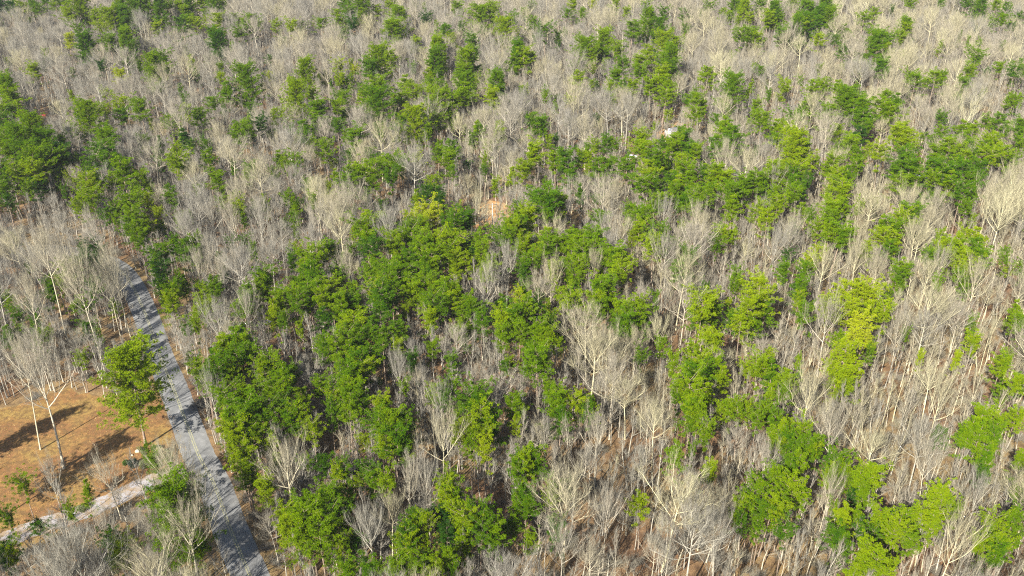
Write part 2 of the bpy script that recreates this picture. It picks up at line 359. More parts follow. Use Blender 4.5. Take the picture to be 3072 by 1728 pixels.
BARE, PINE = [], []
NBARE = 14
specs = [('fan', .60, 15, .36), ('fan', .64, 13, .33), ('wide', .60, 13, .36), ('fan', .56, 14, .36), ('fan', .55, 16, .40), ('wide', .66, 12, .38), ('narrow', .58, 12, .32), ('wide', .66, 13, .34),
         ('fan', .52, 16, .42), ('narrow', .5, 14, .40), ('wide', .58, 13, .40), ('fan', .68, 12, .29), ('fan', .6, 12, .38), ('wide', .55, 13, .42),
         ('fan', .52, 12, .48), ('wide', .54, 11, .46), ('fan', .58, 12, .44), ('fan', .48, 14, .50), ('wide', .60, 12, .44)]      # the last five: old trees with heavy limbs
for i, (st, fk, nl, lr) in enumerate(specs):
    (tv, tf), (cv, cf, fq), ht, w = bare_mesh(100+i, 20, fk, nl, lr, st, thick=1.0 if i < NBARE else 1.25)
    me = mesh('bare_crown', cv, cf, M['bark']); me.materials.append(M['twig'])
    mi = np.ones(len(me.polygons), np.int32); mi[:fq] = 0; me.polygons.foreach_set('material_index', mi)
    BARE.append(dict(trunk=mesh('bare_trunk', tv, tf, M['bark'], True), crown=me, h=ht, w=w, style=st))
pspec = [('dome', .66, 3.6, .5), ('dome', .60, 3.4, .6), ('flat', .68, 3.9, .4), ('lumpy', .62, 3.6, .5), ('cone', .52, 3.3, .5), ('dome', .70, 3.9, .42), ('lumpy', .56, 3.8, .45), ('flat', .72, 3.7, .42), ('dome', .33, 5.2, .4)]
for i, (sh, st, rd, fl) in enumerate(pspec):
    (tv, tf), (cv, cf, nbf), ht, w = pine_mesh(200+i, 18, st, rd, shape=sh, flat=fl, nb=38 if i < 8 else 110, clumps=6 if i < 8 else 9, tufts=13)
    me = mesh('pine_crown', cv, cf, M['pine_bark']); me.materials.append(M['needles'])
    mi = np.ones(len(me.polygons), np.int32); mi[:nbf] = 0; me.polygons.foreach_set('material_index', mi)
    PINE.append(dict(trunk=mesh('pine_trunk', tv, tf, M['pine_bark'], True), crown=me, h=ht, w=w, style=sh, start=st))

# ---------------------------------------------------------------- where the trees stand (from the photograph, nine tiles of 1024x576 pixels; x, y, crown width in tile units)
K = 1024/2576
PINES = {
(0, 0): """570 60 150;520 120 100;640 100 90;730 130 110;840 120 130;930 110 150;900 40 120;1010 60 140;1110 50 140;1200 60 130;1270 50 90;1340 50 110;1430 30 110;1530 30 100;1610 40 110;1660 60 80;1410 110 80;60 60 110 .1;150 30 100;280 60 90;400 40 100;20 20 80 .1;480 30 100;230 20 100;340 20 90;1390 200 110;1500 190 110 .7;1450 170 80;1200 200 90 .7;1650 180 100;1630 250 110;1620 280 110;1640 330 130 .2;1760 130 110 .6;1880 150 110;1850 230 100;1810 250 90;790 235 70 .7;600 250 90;640 310 140;670 340 100;960 240 110;950 320 130;1000 350 110;830 340 110;780 330 80;500 320 90 1;240 510 110 .7;910 560 100 .95;1230 470 110;1160 520 150;1240 520 90;770 520 70 .1;1440 450 60 .7;2090 190 80;2200 210 100;2290 210 60;2410 180 100;2550 100 80;2560 170 90;2300 510 140;2550 500 100 .8;2460 560 70 .8;1870 610 170;1900 650 80;1690 680 130;1690 600 80 .7;2030 580 60 1;2220 710 170;2350 720 100;2550 640 90;2560 760 80;20 700 170;70 740 150;40 830 160;90 850 150;30 930 120;670 860 180;740 830 110;620 890 100;870 840 120 .7;930 870 130;1080 850 150;1470 880 120;1390 860 90 .7;1620 810 100;2430 830 160;2550 850 120;250 1000 200;100 1010 150;180 1080 200;320 1080 180;80 1150 170;200 1180 200;330 1200 200;60 1250 180;230 1280 180;400 1200 150;470 1160 150 .1;440 1230 130 .2;120 1320 150 .6;20 1070 150;20 1400 120;780 1060 170;800 1010 120;760 1140 170;770 1220 170;840 1180 120;1820 980 160;1830 1040 120;1900 990 70;2000 960 110 .1;2110 870 110;2290 950 160;2380 940 90;2550 980 100;1280 940 100 .5;1400 1010 120 .1;2360 1090 90;2460 1160 130;1300 1230 160;1340 1180 110;1360 1260 100;1570 1230 120;1430 1090 80 .3;1890 1290 80;2110 1200 90;2200 1210 130;940 1340 180;850 1390 130;700 1370 160;1060 1370 130;1640 1370 130 .5;660 1430 150;250 1390 110 .1;320 1350 100 .1""",
(1, 0): """30 30 100;150 30 140;60 90 110;20 160 90;130 110 90;430 100 170;360 40 90;250 60 90 .7;340 220 180;430 210 110;90 210 90 .1;20 240 60;860 80 80;1060 90 170;1130 60 100;1130 150 80;660 160 80 .1;770 230 110;810 280 80 .7;1300 140 110;1250 190 140;1370 110 80;1430 60 60;1450 200 80;1550 260 120;1600 290 70;1670 110 80;1740 60 90 .7;1820 120 70;2060 40 70;1900 60 50 .9;2290 60 80;2310 160 130;2400 180 120;2420 90 80;2190 230 120;2160 100 70;1820 350 150;1970 290 140;1990 250 90;1950 360 120;1890 410 100;2430 290 140;2530 330 100;2080 400 110;2330 400 110;2480 440 150;2440 470 110;2260 450 110;560 350 100 .7;720 390 160;690 460 150;990 320 110;1000 390 80;940 480 170;650 560 90 .7;930 560 120;1000 540 100;280 460 160;370 430 120;190 530 120;90 550 60 .95;1320 390 140;1290 450 110;1390 430 120;1440 440 60;1180 600 160;1130 600 90;1780 600 110;2140 510 110;2070 580 110;2250 560 130;2380 600 130;2420 560 110;2480 520 100;2180 640 110;2120 640 80;2340 650 110;2440 650 120;2440 710 120;2020 680 80;1930 660 30 .1;940 630 150;930 700 150;1020 620 70;880 740 90;500 640 120;540 690 120;720 660 110;700 740 190;660 790 130;770 770 110;810 840 90;290 690 150;270 760 200;200 680 110;180 750 110;450 740 130;420 770 100;30 620 90;30 760 110;20 860 70;540 900 170;480 930 130;600 890 100;730 900 110;680 1010 50;110 1020 140;20 1030 60;1390 690 50 .7;1540 740 60 .5;1150 740 130 .7;1490 940 140;1420 930 80;1040 970 110;1040 1010 80;1190 1040 100 .7;1190 980 80 .7;270 1000 70 .3;970 1070 50;1980 1100 110;2070 1120 90;1900 1130 90;2270 1080 130;2270 1160 170;2220 1110 90;2420 1100 130;2470 1150 110;2400 1190 120;2340 1220 150;2550 1040 100;2550 1100 100;2170 1250 150 .4;1490 1160 130 .65;1440 1210 90;1700 1200 150;1620 1210 110;1790 1220 90;1890 1200 110;1750 1280 110;1940 1250 150;2000 1290 110;830 1140 120;800 1210 120;730 1150 80;560 1160 80 .9;830 1250 80;270 1210 130;270 1290 180;380 1230 120;430 1210 110;60 1320 180;140 1300 150;460 1280 110;380 1370 120;220 1390 110;60 1410 120;700 1410 100;1370 1290 110;1170 1400 80;1560 1410 80;2300 1320 150;2290 1400 160 .4;2380 1410 120;2470 1350 130;2550 1260 130;2540 1400 130;2440 1250 90;840 1330 70""",
(2, 0): """170 60 90;290 110 80;380 30 110;440 60 120;30 120 90;580 50 90;500 130 80;690 80 120;640 150 90;740 120 90;960 50 170 .4;1050 60 140 .4;1000 110 120;1110 110 120;830 20 80;860 220 130;940 180 120;890 190 110;1000 180 90;800 230 90;510 250 110;570 310 90;430 310 120;740 290 110;1010 310 110;1220 220 100;1150 300 70 .3;1370 130 100;1450 110 80;1700 180 120;1660 250 90;1640 300 80;1700 50 90;1940 40 70;2140 50 100;2260 50 110;2360 40 90;2430 70 80;2540 130 80 .3;2400 170 100;2340 200 70;1430 340 170;1500 290 110;1560 330 100;1220 400 90;1540 380 70 .7;1410 420 40;1500 510 110;1760 600 130;1700 610 90;1900 610 130;1950 590 70;2200 470 110;2160 560 110;2150 620 90;2400 510 90;2500 570 100 .3;2560 480 50;2560 560 70;190 540 130;590 540 70;590 330 60;340 660 150;380 640 80;510 630 60;760 670 100;100 780 120;60 760 80;80 880 110;150 790 90;570 820 80;1000 680 130;1080 670 110;960 780 130;1170 690 110;900 800 100;1260 740 160;1210 780 120;1320 770 120;1340 850 150;1380 900 140;1100 870 130;820 890 130;1540 740 110;1610 780 100;1510 830 130;1570 860 120;1380 970 110;1370 1010 110 .1;340 920 140;330 990 130;380 1060 150;260 1070 130;590 930 130;560 900 80;700 970 110;740 920 60;670 1050 90;1180 1000 130;1680 960 120 .7;1700 1040 140 .7;1600 1030 120 .7;30 1020 130 .3;50 1110 130 .3;20 960 70;110 1170 110;840 1110 200;900 1150 110;810 1150 120;1250 1120 140;1300 1190 110;1230 1110 100;1500 1190 140;1110 1240 120;1090 1270 80;1960 900 100;2130 960 130;2190 950 90;2300 900 80;2410 900 130;2550 950 100;2550 1020 120;1950 1000 80;2450 790 100 .5;2550 730 60;2000 1110 160;2060 1090 120;2130 1060 110;2160 1130 130;1940 1150 130;2350 1050 130;2300 1090 130;2380 1110 130;2240 1150 130;2300 1190 150;2120 1200 130;2410 1180 120;2500 1190 130;2550 1120 110;1680 1220 170;1720 1280 160;1640 1290 120;1760 1350 120;1630 1380 120;1900 1290 160 .3;1990 1310 180 .3;2090 1310 170 .3;2150 1360 140;1900 1370 140;2010 1390 150;2220 1280 120;2240 1340 110;30 1280 150;70 1370 150;170 1330 100;190 1390 90;320 1320 150;260 1350 130;410 1420 130;540 1340 160;480 1390 130;660 1290 150;700 1340 110;860 1280 150;830 1330 120;850 1400 130;900 1280 90;1280 1280 110;1240 1330 110;1180 1350 120;1190 1410 120;1310 1250 80;580 1380 120""",
(0, 1): """650 50 130;700 100 150;630 130 110;650 180 110;720 190 100;900 160 90;890 210 70;1010 100 150;990 180 160;970 250 130;1050 50 110;1000 310 130;960 360 110;1190 150 90 .8;1130 230 90 .8;1060 300 70 .7;1310 30 120 .4;1810 120 130 .7;1850 180 70;2190 40 100;2220 110 60;2220 180 70;2240 240 80;2250 280 60;590 560 160 .3;690 580 110 .1;500 620 120 .7;460 700 80;670 420 110 .1;760 500 100 .1;620 450 80 .2;1240 460 130;1180 500 130;1180 560 110;1400 480 140;1470 450 110;1450 370 80;1120 600 150 .1;1130 670 110 .1;1130 750 100;1370 660 90;1380 720 90;1270 790 150;1230 850 120 .7;1330 850 110 .7;1320 760 100;1580 790 130;1560 860 120;1600 730 100;1180 830 90;2400 470 170;2480 440 120;2560 420 90;2330 500 130;2360 570 120;2210 510 80;2020 670 150;1990 720 120;2290 650 180 .35;2230 700 150;2370 700 130 .3;1830 790 150;1870 840 120;1920 790 110;2150 780 140;2230 800 150;2340 800 150;2150 860 130;2230 870 130;2120 900 130 .75;2110 990 90;2450 850 150;2500 760 130;2560 850 110;2450 940 120 .2;2560 640 90;40 40 80;200 10 100;70 90 80 .2;1760 1120 200;1700 1190 180;1820 1150 170;1620 1220 170;1880 1200 150;1690 1280 180;1800 1270 170;1560 1310 150;1930 1290 140;1650 1370 170;1770 1370 150;1480 1380 140;1550 1420 130;2050 1330 180;2100 1400 170;1960 1400 150;2170 1370 120;2510 1200 160;2450 1230 120;2560 1280 130;2400 1150 90;2460 1160 110""",
(1, 1): """1560 70 200;1620 120 120;1480 60 120;1440 190 150;1350 200 110;640 50 110 .15;710 100 100 .1;700 40 110 .2;570 30 100;640 160 150 1;600 230 130 .9;700 220 90 1;520 230 110 .9;210 230 170;270 270 130;160 300 150;190 350 140;930 200 150 .2;830 290 150;540 290 150;480 330 120;380 440 140;450 410 150;560 370 150;620 300 120;640 430 190;720 400 180;780 380 130;850 360 170;860 430 180;920 400 130 .1;950 460 120 .1;700 500 180;800 490 160;560 480 150;470 500 150;620 560 150;850 540 140;940 540 120;1060 390 150;1050 460 150;1080 520 130;1190 340 150;1280 300 150;1330 260 130;1250 380 130;1350 370 130;1370 440 100;1290 230 120;200 490 160 .2;1530 340 160;1600 370 150;1570 440 150;1680 420 150;1770 330 180;1790 400 150;1750 470 140;1420 540 150;1400 600 120;1490 500 100;1930 200 120;1880 400 160;1920 470 170;1970 520 120;1820 520 140;1780 600 140;1760 660 120;1700 560 120;2080 520 170;2120 580 160;2130 640 150;2060 600 100;2220 160 130;2270 230 130;2250 310 110;2190 130 110;2390 100 120;2350 140 100;2500 30 110;2550 80 80;2400 340 140;2370 420 150;2440 430 110;2540 500 90;2540 600 110;230 620 160;350 590 180;440 560 150;400 660 180;310 700 160;480 640 150;540 700 160;620 640 150;640 720 160;260 760 150;380 780 150;540 790 140;640 810 140;780 740 190;700 790 130;850 780 140;700 870 150;800 860 150;660 950 130;760 900 150;930 850 140;980 900 150;1060 900 130;900 920 100;1050 970 140;80 830 170;30 900 150;290 860 180 .3;340 820 120 .3;250 930 170 .3;120 910 120;110 990 160;20 990 110;60 1070 150;170 1090 150;60 1150 140;160 1160 120;310 1100 140;420 1090 120;1220 990 150;1300 960 170 .35;1240 1060 150;1340 1040 160;1430 960 150;1460 890 140 .1;1400 850 130;1400 1080 130;1330 800 100 .9;1520 1060 150;1550 1110 150;1490 1110 130;1600 1130 110;1960 720 150;1920 770 150;2010 760 140;1750 760 130;1720 810 150;1650 780 110;1880 830 140;1960 860 130;2030 810 110;2120 880 150;2190 930 170;2120 990 170;2080 1010 120;2260 890 130;2260 980 110;1500 1320 230;1460 1270 120;1570 1260 120;2420 1190 100;2250 1270 110;2550 1320 120;80 1290 200;60 1220 150;150 1330 170;60 1390 170;190 1270 130;550 1270 110 .2""",
(2, 1): """40 30 130;120 60 150;60 90 130;170 40 90;320 30 150;370 90 130;300 110 100;830 20 130;730 100 130;920 120 110;580 160 120;640 230 130;600 200 100;640 130 80;1170 30 150;1190 90 110;1140 160 130;1110 220 130;1170 290 170;1230 330 120;1120 340 130;1040 290 100;2100 40 150 .3;2160 20 90;2140 140 110;1720 190 160;1650 240 150;1600 300 130;1520 260 110;1510 340 140;1590 350 120;1550 400 110;2220 330 150 .75;2100 400 170;2200 440 170;2020 410 130;1960 440 130;2110 490 170;2240 500 140;1880 490 120;2100 570 120;2090 650 110;2120 690 90;30 520 120 .3;30 600 110 .3;270 300 110;290 350 130 .7;340 340 100;240 410 120;400 640 90;430 690 100;400 740 80;1640 620 130;1640 670 110;730 620 110;790 500 80 .1;1000 500 90 .8;960 540 110 .8;900 640 110;890 700 110;900 760 110;870 820 80;1650 750 50;1340 800 170 .8;1260 830 160 .8;1160 840 150 .75;1420 830 150 .8;1480 880 130 .75;1280 900 180 .8;1400 910 150 .75;1520 930 150 .7;1360 740 100 .8;1080 860 100 .75;1330 1040 150 1;1280 1100 150 1;1340 1110 110 1;1420 1180 90 .7;1400 1210 80;1240 1290 200 .75;1180 1340 170 .7;1280 1350 170 .75;1230 1410 180 .7;1130 1300 100 .75;1310 1290 100;150 830 210 .7;130 900 210 .7;200 900 130;110 960 150;590 800 210 .75;540 850 150 .7;620 870 140;470 940 170 .7;450 1000 180 .7;400 950 130;530 1010 130;380 1010 110;230 1060 150 .75;200 1130 150 .7;370 860 60 .8;920 900 70;2190 1170 110;1790 1250 60 .8;2530 900 90;2520 980 110;2550 1020 100;2400 1300 130;2450 1260 80;2440 1340 80;2050 1280 80 .8;60 1260 150 .6;130 1280 180;50 1350 170;160 1370 190;260 1340 170;290 1400 150;70 1430 150;600 1330 150;560 1380 150;700 1370 160;780 1400 150;860 1380 90 .2;490 1340 110 .7;640 1290 90""",
(0, 2): """1380 890 400 .45;160 720 140 .6;30 1300 150 .2;100 1340 130 .7;940 1260 150 .7;900 1350 110 .6;640 830 90 .6;1560 30 110;1700 130 180;1830 60 200;1950 110 180;2070 50 180;2160 100 140;1800 200 190;1930 240 200;2060 220 180;2170 200 130;1700 300 170 .75;1820 320 190;1960 330 170;2090 320 150;2210 300 140;1700 420 170 .7;1790 430 160 .7;1890 400 160;1760 530 180 .7;1730 620 150 .7;1820 620 150;1860 560 120;1800 690 130;2300 100 120;2540 120 120;2540 240 110;2500 60 110;2290 280 150;2360 320 140;2280 880 200;2400 850 170;2200 960 160 .7;2330 960 200;2450 930 200;2540 880 130;2220 1060 170 .7;2350 1080 200;2470 1060 190;2170 1130 140 .7;2290 1150 170;2420 1170 170;2540 1130 120;2550 1010 100;2540 1260 80 .7""",
(1, 2): """60 60 170;150 60 150;80 150 150;60 260 150;170 170 120;290 200 150;350 230 130;300 290 180;400 330 200;480 300 160;330 380 180;440 420 180;500 380 130;310 470 150 .65;520 460 110;130 10 120;770 70 130;470 30 80;1010 120 180;960 170 160;1080 170 170 .3;1040 260 200;1120 250 150 .3;1000 330 150 .7;1110 330 150;1160 350 110 .2;1080 420 130 .65;1300 130 100;1290 200 110;1340 230 70;1080 510 120 .8;1640 110 130;1630 190 150;1640 260 130 .3;1800 90 120 .7;1780 150 140 .75;1850 200 120;1900 200 80;1440 560 180;1360 600 150;1480 640 150;1390 680 150;1320 720 130;1370 790 150;1330 860 140;1400 900 130;1370 960 150;1310 1000 110;810 720 120;800 790 130;840 850 130;800 900 150 .7;850 950 110;780 1000 150 .1;740 1040 130 .1;560 1080 150;500 1130 150;600 1140 170;470 1190 120 .7;560 1220 150;650 1190 110;860 1090 170;960 1080 190;1060 1060 170;1110 1120 150;930 1160 170;1040 1170 170;800 1160 150 .1;1190 1060 110;1140 1200 100;40 990 120;40 1080 120;40 1170 100;80 1380 140;190 1390 150;250 1410 110;430 1380 170;560 1380 170;650 1370 130;700 1410 150;800 1380 140;840 1420 100;2540 60 110;2540 130 120""",
(2, 2): """80 60 220;160 80 170;100 150 200;60 210 170;120 260 150;30 130 120;670 60 120;740 30 150;720 110 120;380 190 150;440 200 140;340 210 100;500 200 130;560 270 140;600 230 120;660 220 110;680 300 130;760 330 170;820 350 130;720 400 150;790 440 170;880 410 140 .6;900 480 170;850 530 150;960 510 130;1030 500 100;750 470 120;770 590 130;830 610 150;790 660 140;150 380 120;150 420 90;70 530 80;180 640 120 .7;1150 590 170;1190 650 160;1130 630 120;1100 690 110;1200 720 130;1380 650 220 .65;1430 700 170 .65;1330 710 170;1380 780 160;1260 830 90 .1;1370 850 110;670 750 160;740 770 150;590 760 120;850 810 180 .65;900 840 130;560 840 150;470 860 170;430 920 150;520 930 160;640 890 180 .65;760 880 150;600 970 150;690 960 130;470 1030 120;560 1060 110;2250 310 170;2330 300 130;2160 370 170;2220 420 180;2370 380 140;2360 470 130;2280 500 160;2300 580 140;2120 400 110;1920 870 160;1980 900 170;1880 920 130;1930 980 180;2020 980 120;1830 990 170;1740 1000 170 .7;1520 1010 170;1600 1020 150;1470 1060 130;1650 1070 170 .7;1560 1110 150 .65;1740 1090 150;1850 1050 140;1400 1130 120;1640 1170 150 .7;1570 1190 120;1690 1210 130;1340 1040 110 .2;1310 950 120;1450 1170 90;1400 1330 200;1490 1330 170;1350 1390 160 .65;1440 1410 180;1310 1420 130;1540 1370 100;2360 1080 180;2450 1120 180;2310 1140 160;2420 1200 180;2260 1220 150 .65;2350 1250 150;2500 1200 110;1250 40 90;2480 60 150 .65;2540 40 100;2430 20 90"""}
# prominent leafless trees: x, y of the crown's middle, width, tone (0 grey .. 1 pale yellow)
BARES = {
(1, 0): "1750 780 240 .9;1510 100 120 .3;1150 330 180 .5;1350 230 150 .4;2400 860 170 .8;1080 1150 200 .7;940 1140 200 .7;640 1220 220 .6;430 800 120 .2;1200 620 180 .1;1510 1270 200 .4;560 420 160 .2;1490 350 150 .2;200 960 220 .6;900 830 180 .5;2100 280 110 .3;1600 1080 180 .7;1350 1100 200 .7",
(2, 0): "440 850 220 .1;1060 1050 230 .6;1640 1110 200 .1;1830 830 200 .8;1470 600 150 .2;700 1110 180 .8;170 860 170 .2;120 1110 140 .6;680 1370 160 .4;1480 1250 230 .2;1040 1340 220 .3;1870 300 150 .5;1160 420 110 .5",
(0, 1): "2400 240 270 .5;1770 220 200 .6;1300 280 200 .3;1150 320 200 .4;780 750 200 .4;860 850 200 .3;380 480 200 .4;290 620 210 .4;2200 950 250 .6;1840 920 200 .5;1470 600 180 .6;2200 1160 250 .8;1950 250 200 .3;1600 200 200 .4;1580 450 200 .4;500 300 220 .4;200 300 210 .4;700 800 180 .3;930 1100 150 .8",
(1, 1): "380 150 260 .6;1040 130 230 .9;1230 120 260 .9;1340 90 200 .6;1640 240 280 .3;2070 330 230 .6;2400 200 180 .1;1900 600 170 .8;1580 670 230 .9;1250 560 180 .2;1080 730 290 .4;1270 680 200 .3;780 630 160 .7;480 930 240 .7;870 1130 340 .75;640 1190 270 .4;1230 1180 240 .3;1790 1000 260 .3;2400 780 330 .6;2010 1240 300 .8;1600 960 200 .4;330 1200 200 .2;420 1350 220 .2;1830 1300 220 .2;2450 950 240 .7;60 600 180 .7;1980 300 150 .2;60 80 240 .6",
(2, 1): "1850 700 330 1;1320 510 220 .9;1070 680 240 .3;1190 650 200 .2;820 330 220 .8;1760 370 200 .9;1340 50 200 .8;2280 130 220 .9;2200 720 260 .8;2350 720 240 .6;1090 980 300 .5;920 1180 250 .8;1930 1100 260 .7;120 580 250 .6;370 540 220 .5;520 560 220 .6;700 450 220 .2;450 1180 260 .3;600 180 160 .5;110 230 180 .6;2340 560 220 .5;1900 560 200 .5;1650 1050 260 .6;2280 1100 250 .7;1700 900 200 .4",
(0, 2): "400 740 190 .3;2180 680 380 .7;2470 520 270 .5;2060 480 250 .3;1600 110 220 .3;2330 30 220 .6;2350 1290 350 .5;1400 1150 420 .7;1180 1180 300 .5;520 1000 230 .3;330 1190 380 .6;760 1150 240 .4;1650 1260 250 .4",
(1, 2): "140 660 400 .8;750 410 350 .8;990 790 300 .3;1440 380 330 .6;2200 300 480 .9;2400 430 350 1;1820 690 300 .5;1930 400 260 .6;1540 1050 400 .7;2110 1040 480 .8;220 1110 330 .3;1260 1140 200 .3;1490 110 260 .4;450 130 170 .5;620 780 250 .4;500 810 220 .6;1560 800 200 .1;750 160 200 .3;2480 880 250 .6;2110 1330 420 .5;1650 1250 300 .4;550 130 170 .4;2000 1000 300 .5;2330 640 300 .9",
(2, 2): "380 480 400 .9;960 120 330 .9;1160 380 330 .6;980 630 200 .7;1930 120 280 .9;1680 580 330 .6;1880 600 300 .6;1080 860 250 .7;860 1130 400 .8;1050 1100 400 .8;2000 1220 450 .9;2400 710 350 .8;2200 880 240 .3;280 1130 330 .3;80 880 250 .5;2500 330 240 .4;400 1380 300 .5;240 180 150 .6;1450 290 280 .6;640 640 220 .5;1250 400 260 .7"}
def parse(d):
    for (i, j), s in d.items():
        for e in s.split(';'):
            q = [float(a) for a in e.split()]
            yield i*1024 + q[0]*K, j*576 + q[1]*K, q[2]*K, (q[3] if len(q) > 3 else None)
def inside(pt, poly):
    x, y = pt; c = False; j = len(poly)-1
    for i in range(len(poly)):
        if (poly[i][1] > y) != (poly[j][1] > y) and x < (poly[j][0]-poly[i][0])*(y-poly[i][1])/(poly[j][1]-poly[i][1]) + poly[i][0]: c = not c
        j = i
    return c
def road_push(xy, m=RW+1.6):
    for line, mm in ((ROAD, m), (DRIVE, 2.2)):
        d = line - xy; q = np.hypot(d[:, 0], d[:, 1]); i = q.argmin()
        if q[i] < mm: xy = line[i] - d[i]/max(q[i], .01)*mm
    return xy
LW = [ground(*q) for q in LAWN]; CL = [[ground(*q) for q in c] for c in (CLEAR, CLEAR2, CLEAR3)]
trees = []   # dict(kind, x, y, h, D, tint, var, px, py, wpx)
for px, py, w, t in parse(PINES):
    D = None; hc = 12
    for _ in range(3):
        g = ground(px, py, hc); D = w*(1.26 if px > 1750 and py > 950 else 1.4)*depth(g[0], g[1], hc)/FPX; Ht = min(21, max(9, 1.1*D+9)); hc = .80*Ht
    Ht *= R.uniform(.92, 1.08); xy = road_push(np.array(g))
    if t is None: t = .5 + R.uniform(-.2, .2)
    trees.append(dict(kind='pine', x=xy[0], y=xy[1], h=Ht, D=D, tint=t, var=R.randrange(8) if D < 9.6 else 8, px=px, py=py, w=w))
for px, py, w, t in parse(BARES):
    hc = 14
    for _ in range(3):
        g = ground(px, py, hc); D = w*1.1*depth(g[0], g[1], hc)/FPX; Ht = min(25, max(12, .95*D+9)); hc = .76*Ht
    xy = road_push(np.array(g))
    trees.append(dict(kind='bare', x=xy[0], y=xy[1], h=Ht, D=D*.98, tint=t*.75, var=NBARE+R.randrange(5), px=px, py=py, w=w*1.3, named=True))
def at_base(kind, px, py, h, D, tint, var, w=200):
    g = ground(px, py); q = pixel(g[0], g[1], h*.7)
    trees.append(dict(kind=kind, x=g[0], y=g[1], h=h, D=D, tint=tint, var=var, px=q[0], py=q[1], w=w, named=True))
at_base('bare', 163, 1390, 25, 13, .75, 17); at_base('bare', 122, 1349, 22, 7, .5, 1); at_base('bare', 192, 1405, 24, 11, .4, 16)
at_base('bare', 294, 1225, 29, 9, .6, 7); at_base('bare', 277, 1178, 26, 8, .5, 6); at_base('bare', 12, 1247, 24, 9, .5, 5)
at_base('bare', 505, 1450, 8.5, 8, .95, 15); at_base('bare', 366, 1562, 12, 8, .45, 14); at_base('bare', 150, 1560, 10, 5, .4, 3)
at_base('bare', 320, 1130, 26, 9, .5, 0)
for px, py, h, D, t, v in ((375, 1062, 22, 8, .5, 0), (392, 1010, 21, 7, .5, 4), (250, 1090, 24, 8, .45, 7), (150, 1135, 23, 8, .5, 1), (50, 1160, 24, 9, .55, 12), (330, 960, 23, 8, .5, 5), (352, 905, 20, 7, .4, 3), (230, 960, 22, 8, .4, 13),
                           (110, 1080, 23, 8, .5, 8), (400, 1120, 17, 6, .5, 6), (340, 870, 20, 8, .35, 10), (300, 900, 22, 8, .45, 2), (560, 1640, 19, 8, .55, 4), (600, 1690, 18, 7, .5, 0), (530, 1590, 16, 6, .5, 7), (480, 1650, 20, 8, .55, 12)):
    at_base('bare', px, py, h, D, t, v)
at_base("bare", 80, 1010, 24, 9, .5, 3); at_base('bare', 200, 1020, 25, 9, .5, 1); at_base('bare', 277, 1316, 4, 2.2, .6, 8, 30)
at_base('pine', 438, 1338, 21.5, 13, .68, 8, 300); at_base('pine', -17, 1570, 20, 7.5, .2, 8, 60)
g = np.array((-102., 126.)); q = pixel(g[0], g[1], 12); trees.append(dict(kind='pine', x=-102, y=126, h=20, D=7.5, tint=.3, var=8, px=q[0], py=q[1], w=60))

# small evergreens scattered under and among the leafless trees
for _ in range(950):
    py = R.uniform(20, 1700); px = R.uniform(-60, 3130)
    if (py > 1050 and R.random() < .4) or (px > 1700 and py > 700 and R.random() < .75): continue
    g = ground(px, py, 7)
    if min(np.hypot(ROAD[:, 0]-g[0], ROAD[:, 1]-g[1])) < RW+2.5 or inside(g, LW) or any(inside(g, c) for c in CL): continue
    D = R.uniform(2.2, 4.6); z = depth(g[0], g[1], 7)
    trees.append(dict(kind='pine', x=g[0], y=g[1], h=R.uniform(9, 15), D=D, tint=R.uniform(.2, .75), var=R.randrange(8), px=px, py=py, w=D*FPX/z*.6, small=True))
# random fill of the wood between the placed trees, on a grid of cells
cell = {}
def near(x, y, d):
    i, j = int(x//6), int(y//6)
    for a in (-1, 0, 1):
        for b in (-1, 0, 1):
            for (qx, qy, r) in cell.get((i+a, j+b), ()):
                if (qx-x)**2 + (qy-y)**2 < (d*r)**2: return True
    return False
def put(x, y, r): cell.setdefault((int(x//6), int(y//6)), []).append((x, y, r))
for t in trees: put(t['x'], t['y'], 1.0 if t['kind'] == 'bare' else .5 if t.get('small') else .9)
def blocked(x, y, m=0.0):
    d = ROAD-(x, y); q = np.hypot(d[:, 0], d[:, 1]).min()
    if q < RW+1.2+m: return True
    d = DRIVE-(x, y)
    if np.hypot(d[:, 0], d[:, 1]).min() < 2.2+m: return True
    return inside((x, y), LW) or any(inside((x, y), c) for c in CL)
def tone(px, py):
    """regional tone of the bare wood, read off the photograph"""
    fx, fy = px/3072, py/1728
    t = .43 + .32*(fx-.4)
    if fy < .3: t -= .05
    if fx < .3 and fy > .3: t -= .08
    if fx > .6 and .3 < fy < .75: t += .1
    return t
SEEN = [(1385, 700), (1410, 680), (1480, 640), (1894, 470), (1975, 405), (2014, 400), (2764, 528), (805, 965), (130, 344), (2600, 460), (470, 1445), (400, 1468), (330, 1503), (260, 1532), (110, 1583), (20, 1618)]
ROADSEEN = [(451, 985), (470, 1030), (481, 1073), (515, 1152), (530, 1200), (560, 1271), (598, 1370), (643, 1454), (690, 1585), (720, 1660), (751, 1728), (425, 915), (395, 860)]
pines = np.array([(t['px'], t['py'], t['w'], t['y']) for t in trees if t['kind'] == 'pine' and not t.get('small')])
def hides(x, y, h, D):
    """2 when a tree standing here would hide a spot the photo leaves open, 1 when it would hide a pine crown"""
    q = pixel(x, y, h*.7); top = pixel(x, y, h)[1]; base = pixel(x, y)[1]; hw = D*.5*FPX/depth(x, y, h*.7)
    for a, b in SEEN:
        if abs(q[0]-a) < hw+6 and top-6 < b < base+4: return 2
    for a, b in ROADSEEN:
        if abs(q[0]-a) < hw*.55 and top < b < base and R.random() < .8: return 2
    m = (np.abs(pines[:, 0]-q[0]) < (hw+pines[:, 2]*.5)*.72) & (pines[:, 1] > top-pines[:, 2]*.3) & (pines[:, 1] < q[1] + (q[1]-top)*1.2) & (pines[:, 3] > y)
    return 1 if m.any() else 0
tries = 0
N_want = 14000
